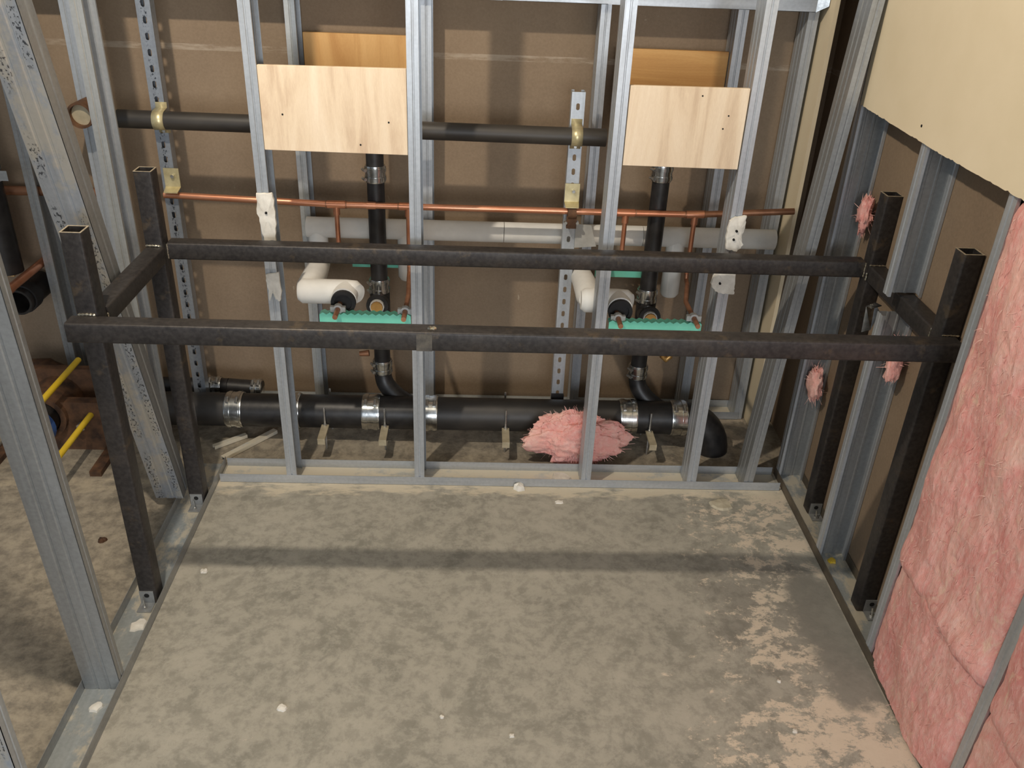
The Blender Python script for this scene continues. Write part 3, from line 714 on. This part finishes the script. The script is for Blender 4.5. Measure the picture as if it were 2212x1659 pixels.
# branch drain lying behind the main pipe at left
t = thing('branch_drain_pipe', 'thinner black pipe with bolted coupling behind the main drain at left', 'drain pipe', loc=(-1.1, .445, .135))
MB().tube([(-.35, 0, 0), (.03, 0, 0)], .033, 24).build('pipe_length', 'iron', t, smooth=40)
MB().tube([(.03, 0, 0), (.16, 0, -.01)], [.033, .034], 24).build('pipe_length', 'iron', t, smooth=40)
coupling(t, (-.02, 0, 0), (1, 0, 0), .033, .05)
coupling(t, (.14, 0, -.008), (1, 0, 0), .033, .04)

# steel offcuts on the chase floor
for (a, b, lb, wd) in (((-1.035, .14), (-.885, .335), 'longer pale steel offcut lying on the floor under the main drain at left', .022), ((-1.085, .215), (-.985, .30), 'shorter steel offcut lying on the floor beside the back left post', .018)):
    A, B = Vector((a[0], a[1], .002)), Vector((b[0], b[1], .002)); z = B - A; x = z.cross(Vector((0, 0, 1))).normalized()
    t = thing('steel_offcut', lb, 'offcut', frame(A, x, z.normalized().cross(x), z))
    up = 1 if z.normalized().cross(x).z > 0 else -1
    MB().sheet([(0, 0), (0, .014 * up), (wd, .014 * up), (wd, 0)], z.length, .0015).build('channel', 'galv_dirty', t)

# ------------------------------------------------------------------ plaster scraps on the studs
def scrap(name, label, pts, d, y=-.0005, cat='plaster scrap', holes=()):
    """ragged lump of wallboard: outline in x,z, rough front"""
    n = len(pts); P = []
    for i in range(n):
        a, b = pts[i], pts[(i + 1) % n]
        for s in range(4):
            t = s / 4; q = (a[0] + (b[0] - a[0]) * t, a[1] + (b[1] - a[1]) * t)
            j = .0022 if s else .001; P.append((q[0] + random.uniform(-j, j), q[1] + random.uniform(-j, j)))
    cx = sum(p[0] for p in P) / len(P); cz = sum(p[1] for p in P) / len(P); m = len(P)
    vs = [(p[0], y, p[1]) for p in P]; fs = []
    for k, (s, dd) in enumerate(((.97, .75), (.6, 1.0), (.25, .9))):
        for i, p in enumerate(P):
            vs.append((cx + (p[0] - cx) * s, y - d * dd * (1 + .35 * fbm((p[0] * 60, p[1] * 60, k), 3)), cz + (p[1] - cz) * s))
    for k in range(3):
        for i in range(m):
            j = (i + 1) % m; fs.append((k * m + i, k * m + j, (k + 1) * m + j, (k + 1) * m + i))
    fs.append(tuple(3 * m + i for i in range(m))); fs.append(tuple(range(m))[::-1])
    o = MB().add(vs, fs).build(name, 'mud', smooth=40); tag(o, label, cat)
    for hx, hz in holes: MB().tube([(hx, y - d * 1.35, hz), (hx, y - d * .5, hz)], .0038, 8).build('screw_hole', 'hole', o)
    return o
scrap('plaster_scrap', 'upper white plaster scrap on the leftmost front stud, above the back rail', [(-.767, 1.047), (-.721, 1.049), (-.716, 1.03), (-.716, .955), (-.722, .90), (-.758, .898), (-.764, .95), (-.771, 1.0)], .010, holes=((-.742, .99),))
scrap('plaster_scrap', 'lower white plaster scrap on the leftmost front stud, below the back rail', [(-.766, .79), (-.722, .80), (-.720, .735), (-.728, .70), (-.742, .712), (-.752, .735), (-.760, .70), (-.763, .75)], .008)
scrap('plaster_scrap', 'crumbling white plaster scrap with two holes, right stud above the back rail', [(.652, 1.005), (.668, 1.018), (.702, 1.022), (.703, .985), (.697, .955), (.706, .93), (.690, .905), (.655, .915), (.648, .955)], .012, holes=((.677, .975), (.672, .948)))
scrap('plaster_scrap', 'crumbling white plaster scrap on the right stud below the back rail', [(.652, .845), (.700, .848), (.703, .79), (.706, .765), (.668, .765), (.640, .775), (.624, .80), (.632, .832)], .012, holes=((.652, .803),))

# ------------------------------------------------------------------ pink insulation
def batt(label, y0, y1, z0, z1, x_face, seed, ny=90, nz=None, fibres=500, curl=0.0):
    nz = nz or int((z1 - z0) / (abs(y1 - y0)) * ny); nz = max(40, min(nz, 240))
    vs, fs = [], []
    for j in range(nz + 1):
        for i in range(ny + 1):
            u, v = i / ny, j / nz; y = y0 + (y1 - y0) * u; z = z0 + (z1 - z0) * v
            e = min(1, min(u, 1 - u) / .06); ev = min(1, min(v, 1 - v) / .04)
            p = Vector((seed, y * 1.4, z))
            h = .020 * fbm(p * 2.6, 3) + .004 * fbm(Vector((seed, y * 20, z * 7)), 4) + .004 * abs(fbm(Vector((seed + 9, y * 9, z * 9)), 3)) + .0016 * fbm(p * 50, 3)
            bul = .016 * (math.sin(math.pi * u) ** .6)
            x = x_face - bul - h * (.4 + .6 * e) + .008 * (1 - e) ** 2 + .016 * (1 - ev) ** 2 - curl * max(0, 1 - v / .10)
            vs.append((x, y + .004 * fbm(p * 15, 2) * (1 if 0 < i < ny else 0), z + .006 * fbm(p * 12, 2)))
    for j in range(nz):
        for i in range(ny):
            a = j * (ny + 1) + i; fs.append((a, a + 1, a + ny + 2, a + ny + 1))
    base = len(vs); rim = [i for i in range(ny + 1)] + [j * (ny + 1) + ny for j in range(1, nz + 1)] + [nz * (ny + 1) + i for i in range(ny - 1, -1, -1)] + [j * (ny + 1) for j in range(nz - 1, 0, -1)]
    for k in rim: vs.append((1.098, vs[k][1], vs[k][2]))
    m = len(rim)
    for k in range(m):
        fs.append((rim[k], rim[(k + 1) % m], base + (k + 1) % m, base + k))
    fs.append(tuple(base + k for k in range(m)))
    t = thing('insulation_batt', label, 'insulation', loc=(1.05, (y0 + y1) / 2, z0)); I = Matrix.Translation((-1.05, -(y0 + y1) / 2, -z0))
    MB().add(vs, fs).build('batt_body', 'pink', t, smooth=60, mw=I)
    mb = MB(); rnd = random.Random(seed)
    for _ in range(fibres):
        k = rnd.randrange(10, ny - 10) + (ny + 1) * rnd.randrange(4, nz - 4); p = Vector(vs[k]) - Vector((.001, 0, 0)); L = rnd.uniform(.006, .026); a = rnd.uniform(-2.2, 2.2)
        dv = Vector((rnd.uniform(-.12, .03), math.sin(a) * .6, math.cos(a))).normalized(); cv = Vector((rnd.uniform(-.08, .05), rnd.uniform(-1, 1), rnd.uniform(-1, 1))) * .8; wd = rnd.uniform(.0004, .0011)
        q = []
        for s in range(5):
            c = p + dv * (L * s / 4) + cv * (L * (s / 4) ** 2); ww = wd * (1 - s / 5)
            q += [c + Vector((0, ww, ww * .5)), c - Vector((0, ww, ww * .5))]
        mb.add(q, [(2 * s, 2 * s + 1, 2 * s + 3, 2 * s + 2) for s in range(4)])
    o = mb.build('loose_fibres', 'fibre', t, mw=I); o['kind'] = 'stuff'
    return t
batt('large upper pink insulation batt between the right wall studs', -.8048, -1.2370, .375, 1.332, 1.005, 3.1, ny=110, fibres=1500, curl=.016)
batt('lower pink insulation batt tucked under the large upper batt', -.8048, -1.2370, .004, .400, 1.010, 8.7, ny=110, fibres=700)
batt('upper pink batt at the right edge of the view, beyond the crossing stud', -1.2718, -1.6625, .345, 1.332, 1.006, 15.3, fibres=600, curl=.010)
batt('lower pink batt at the right bottom corner, beyond the crossing stud', -1.2718, -1.6625, .004, .360, 1.006, 21.9, fibres=500)

def tuft(name, label, c, rad, seed, n=40, fibres=350, mat='pink', spiky=.5):
    """torn wad of fibreglass: noisy ellipsoid with ragged points"""
    vs, fs = [], []; c = Vector(c); R = Vector(rad)
    for j in range(n + 1):
        th = math.pi * j / n
        for i in range(2 * n):
            ph = math.pi * i / n; d = Vector((math.sin(th) * math.cos(ph), math.sin(th) * math.sin(ph), math.cos(th)))
            h = 1 + .38 * fbm(d * 1.5 + Vector((seed, 0, 0)), 4) + spiky * max(0, fbm(d * 4.5 + Vector((0, seed, 0)), 3)) ** 1.5 + .05 * fbm(d * 14, 3)
            p = c + Vector((d.x * R.x, d.y * R.y, d.z * R.z)) * h; p.z = max(p.z, .003)
            vs.append(p)
    for j in range(n):
        for i in range(2 * n):
            k = (i + 1) % (2 * n); fs.append((j * 2 * n + i, j * 2 * n + k, (j + 1) * 2 * n + k, (j + 1) * 2 * n + i))
    t = thing(name, label, 'insulation', loc=(c.x, c.y, 0)); I = Matrix.Translation((-c.x, -c.y, 0))
    MB().add(vs, fs).build('wad_body', mat, t, smooth=60, mw=I)
    mb = MB(); rnd = random.Random(seed)
    for _ in range(fibres):
        p = Vector(vs[rnd.randrange(len(vs))]); dv = (p - c).normalized() + Vector((rnd.uniform(-.7, .7), rnd.uniform(-.7, .7), rnd.uniform(-.7, .7))); L = rnd.uniform(.008, .024); wd = rnd.uniform(.0004, .001); q = []
        for s in range(3):
            cc = p + dv * (L * s / 2); ww = wd * (1 - s / 3); q += [cc + Vector((ww, 0, ww)), cc - Vector((ww, 0, ww))]
        mb.add(q, [(0, 1, 3, 2), (2, 3, 5, 4)])
    o = mb.build('loose_fibres', 'fibre', t, mw=I); o['kind'] = 'stuff'; return t
tuft('insulation_wad', 'torn pink insulation wad lying in front of the main drain, behind the middle stud', (.258, .152, .108), (.165, .048, .095), 4.2, n=64, fibres=500, spiky=.12)
tuft('insulation_scrap', 'small pink insulation scrap between the far right corner stud and the back right post', (1.062, .06, .41), (.022, .045, .055), 6.6, n=18, fibres=60)
tuft('insulation_scrap', 'orange-pink insulation scrap on the stud between the two right posts', (1.068, -.40, .74), (.020, .025, .07), 9.3, n=18, fibres=60)
tuft('insulation_scrap', 'small dusky pink insulation scrap high in the far right corner bay', (1.076, .02, 1.03), (.018, .030, .05), 12.8, n=18, fibres=60)

t = thing('bent_bracket', 'shiny bent steel bracket behind the right side rail of the steel frame', 'bracket', loc=(1.045, -.24, .80))
MB().poly([(-.020, 0, .035), (.006, .004, .045), (.022, -.008, .02), (.004, -.012, -.035), (-.018, -.006, -.045)], (0, .002, 0)).build('plate', 'band', t)
MB().poly([(-.020, 0, .035), (.006, .004, .045), (.010, -.03, .05), (-.018, -.03, .04)], (0, 0, .002)).build('lip', 'band', t)

# ------------------------------------------------------------------ toilet carrier and pipes in the bay on the left
t = thing('toilet_carrier', 'rusty cast iron toilet carrier with yellow sleeved rods, in the left bay', 'pipe carrier', loc=(-1.62, .22, 0)); I = Matrix.Translation((1.62, -.22, 0))
MB().box(-1.80, -1.45, .19, .23, .0, .20).build('face_plate', 'rust', t, mw=I)
MB().tube([(-1.66, .17, .145), (-1.66, .36, .145)], .085, 28, wall=.02).build('hub', 'rust', t, smooth=40, mw=I)
MB().tube([(-1.66, .05, .145), (-1.66, .19, .145)], .062, 28, wall=.01).build('outlet_pipe', 'iron', t, smooth=40, mw=I)
MB().tube([(-1.66, .08, .145), (-1.66, .115, .145)], .074, 28, wall=.012).build('blue_ring', 'blue', t, smooth=40, mw=I)
MB().box(-1.80, -1.46, .33, .36, 0, .26).build('rear_plate', 'rust', t, mw=I)
for x, z, a, b in ((-1.495, .150, .162, -.10), (-1.565, .300, .30, .0), (-1.80, .15, .162, -.10), (-1.75, .300, .30, .0)):
    MB().tube([(x, b, z), (x, a + .03, z)], .0105, 16).build('rod_sleeve', 'yellow', t, smooth=40, mw=I)
    MB().tube([(x, b - .004, z), (x, b + .012, z)], .008, 12).build('rod_end', 'bolt', t, smooth=40, mw=I)
MB().tube([(-1.53, .185, .11), (-1.53, .165, .11)], .016, 6).build('nut', 'bolt', t, mw=I)
for x in (-1.44, -1.82): MB().box(x - .02, x + .02, .02, .34, 0, .02).build('foot', 'rust', t, mw=I)
t = thing('capped_copper_pipe', 'capped copper stub pointing toward the room at far left', 'copper pipe', loc=(-1.714, .245, .60))
MB().tube([(0, .02, 0), (0, .35, 0)], .0150, 20).build('pipe_length', 'copper', t, smooth=40)
MB().tube([(0, -.006, 0), (0, .0, 0), (0, .034, 0)], [.012, .0172, .0172], 20).build('cap', 'copper', t, smooth=40)
t = thing('soil_stub', 'open black pipe end in the left bay behind the capped copper stub', 'drain pipe', loc=(-1.758, .38, .50))
MB().tube([(0, 0, 0), (0, .19, 0)], .048, 24, wall=.008).build('pipe_length', 'iron', t, smooth=40)
MB().tube([(0, .03, 0), (0, .08, 0)], .054, 24, wall=.006).build('collar', 'rubber', t, smooth=40)
t = thing('vertical_soil_pipe', 'black vertical pipe in the dark bay at far left', 'drain pipe', loc=(-1.79, .43, .6))
MB().tube([(0, 0, 0), (0, 0, .62)], .05, 24).build('pipe_length', 'iron', t, smooth=40)
coupling(t, (0, 0, .36), (0, 0, 1), .05, .06)
t = thing('left_bay_pipe', 'dull copper pipe crossing the left bay horizontally behind the leaning stud', 'copper pipe', loc=(-1.9, .545, .858))
MB().tube([(-.6, 0, 0), (.49, 0, .006)], .0165, 18).build('pipe_length', 'copper_dull', t, smooth=40)
MB().tube([(.44, 0, .006), (.49, 0, .006)], .019, 18).build('coupling', 'copper_dull', t, smooth=40)
t = thing('perforated_strap', 'perforated steel strap across the left bay above the dull copper pipe', 'strap', frame((-2.4, .405, .955), (0, 0, -1), (0, 1, 0), (1, 0, 0)))
slotted(.034, .70, .045, .014, .018).build('strap_band', 'galv_dark', t)
panel('wood_blocking', 'narrow plywood strip standing in the dark bay at far left', 'wood board', -1.905, -1.815, .50, .515, .55, .93, 'lumber')
t = thing('rusty_hub', 'rusty brown pipe hub low on the brown wall at far left', 'pipe hub', loc=(-1.80, .50, .13))
MB().tube([(-.10, 0, 0), (-.05, 0, .03), (.03, 0, .03), (.035, 0, .03), (.09, 0, .01)], [.03, .045, .048, .04, .035], 22).build('hub_body', 'rust', t, smooth=50)

# ------------------------------------------------------------------ crumbs and flakes
def flake(label, x, y, s, h=.004, seed=1, name='plaster_flake', mat='mud', asp=1.0, z=.0002):
    rnd = random.Random(seed); n = 11; top, bot = [], []
    for i in range(n):
        a = 2 * math.pi * i / n; r = s * rnd.uniform(.65, 1.1)
        bot.append((x + math.cos(a) * r * asp, y + math.sin(a) * r, z)); top.append((x + math.cos(a) * r * .86 * asp, y + math.sin(a) * r * .86, z + h * rnd.uniform(.7, 1.2)))
    vs = bot + top + [(x, y, z + h * 1.25)]
    fs = [(i, (i + 1) % n, n + (i + 1) % n, n + i) for i in range(n)] + [(n + i, n + (i + 1) % n, 2 * n) for i in range(n)] + [tuple(range(n))[::-1]]
    o = MB().add(vs, fs).build(name, mat); return tag(o, label, 'debris', 'plaster debris on the floor')
M['flake'] = plain('grey_mortar_flake', lin(178, 168, 146), lin(200, 190, 166), 30, .9, 0, bump=.3)
flake('large peeling mortar flake on the concrete near the right end of the back track', .766, -.088, .040, .007, 3, 'mortar_flake', 'flake', 1.05)
flake('white plaster chip on the concrete beside the front left post shadow', -.927, -.469, .012, .005, 5)
flake('white plaster chip in the lower left part of the concrete floor', -.586, -.982, .014, .005, 6)
flake('torn white paper-like scrap against the front of the back track', .052, -.012, .020, .020, 7, asp=1.2)
flake('bright white crumb on the dusty concrete toward the right', .733, -.884, .007, .004, 8)
flake('bright white crumb on the dusty concrete at lower right', .726, -1.046, .008, .004, 9)
flake('dark clod on the floor left of the front left post', -1.285, -.330, .012, .009, 11, 'dirt_clod', 'rust', 1.4)
flake('small white crumb in the middle of the near floor', -.176, -1.008, .007, .004, 12)
flake('small white crumb below the centre of the floor', .001, -1.064, .008, .004, 13)
flake('pale chip on the concrete just in front of the back track', .191, -.089, .012, .003, 14, asp=1.6)
flake('pale plaster lump lying in the back track left of the middle stud', .205, .05, .030, .010, 15, asp=1.3, z=.0025)
flake('dried plaster smear in the left floor track below the broad grey stud', -1.05, -.985, .020, .006, 16, z=.0025)
flake('dried plaster smear in the left floor track in front of the front left post', -1.045, -.70, .030, .004, 17, asp=.8, z=.0025)
t = flake('yellow scrap lying in the right floor track between the right posts', 1.055, -.385, .016, .006, 18, z=.0025); t.data.materials[0] = M['yellow']
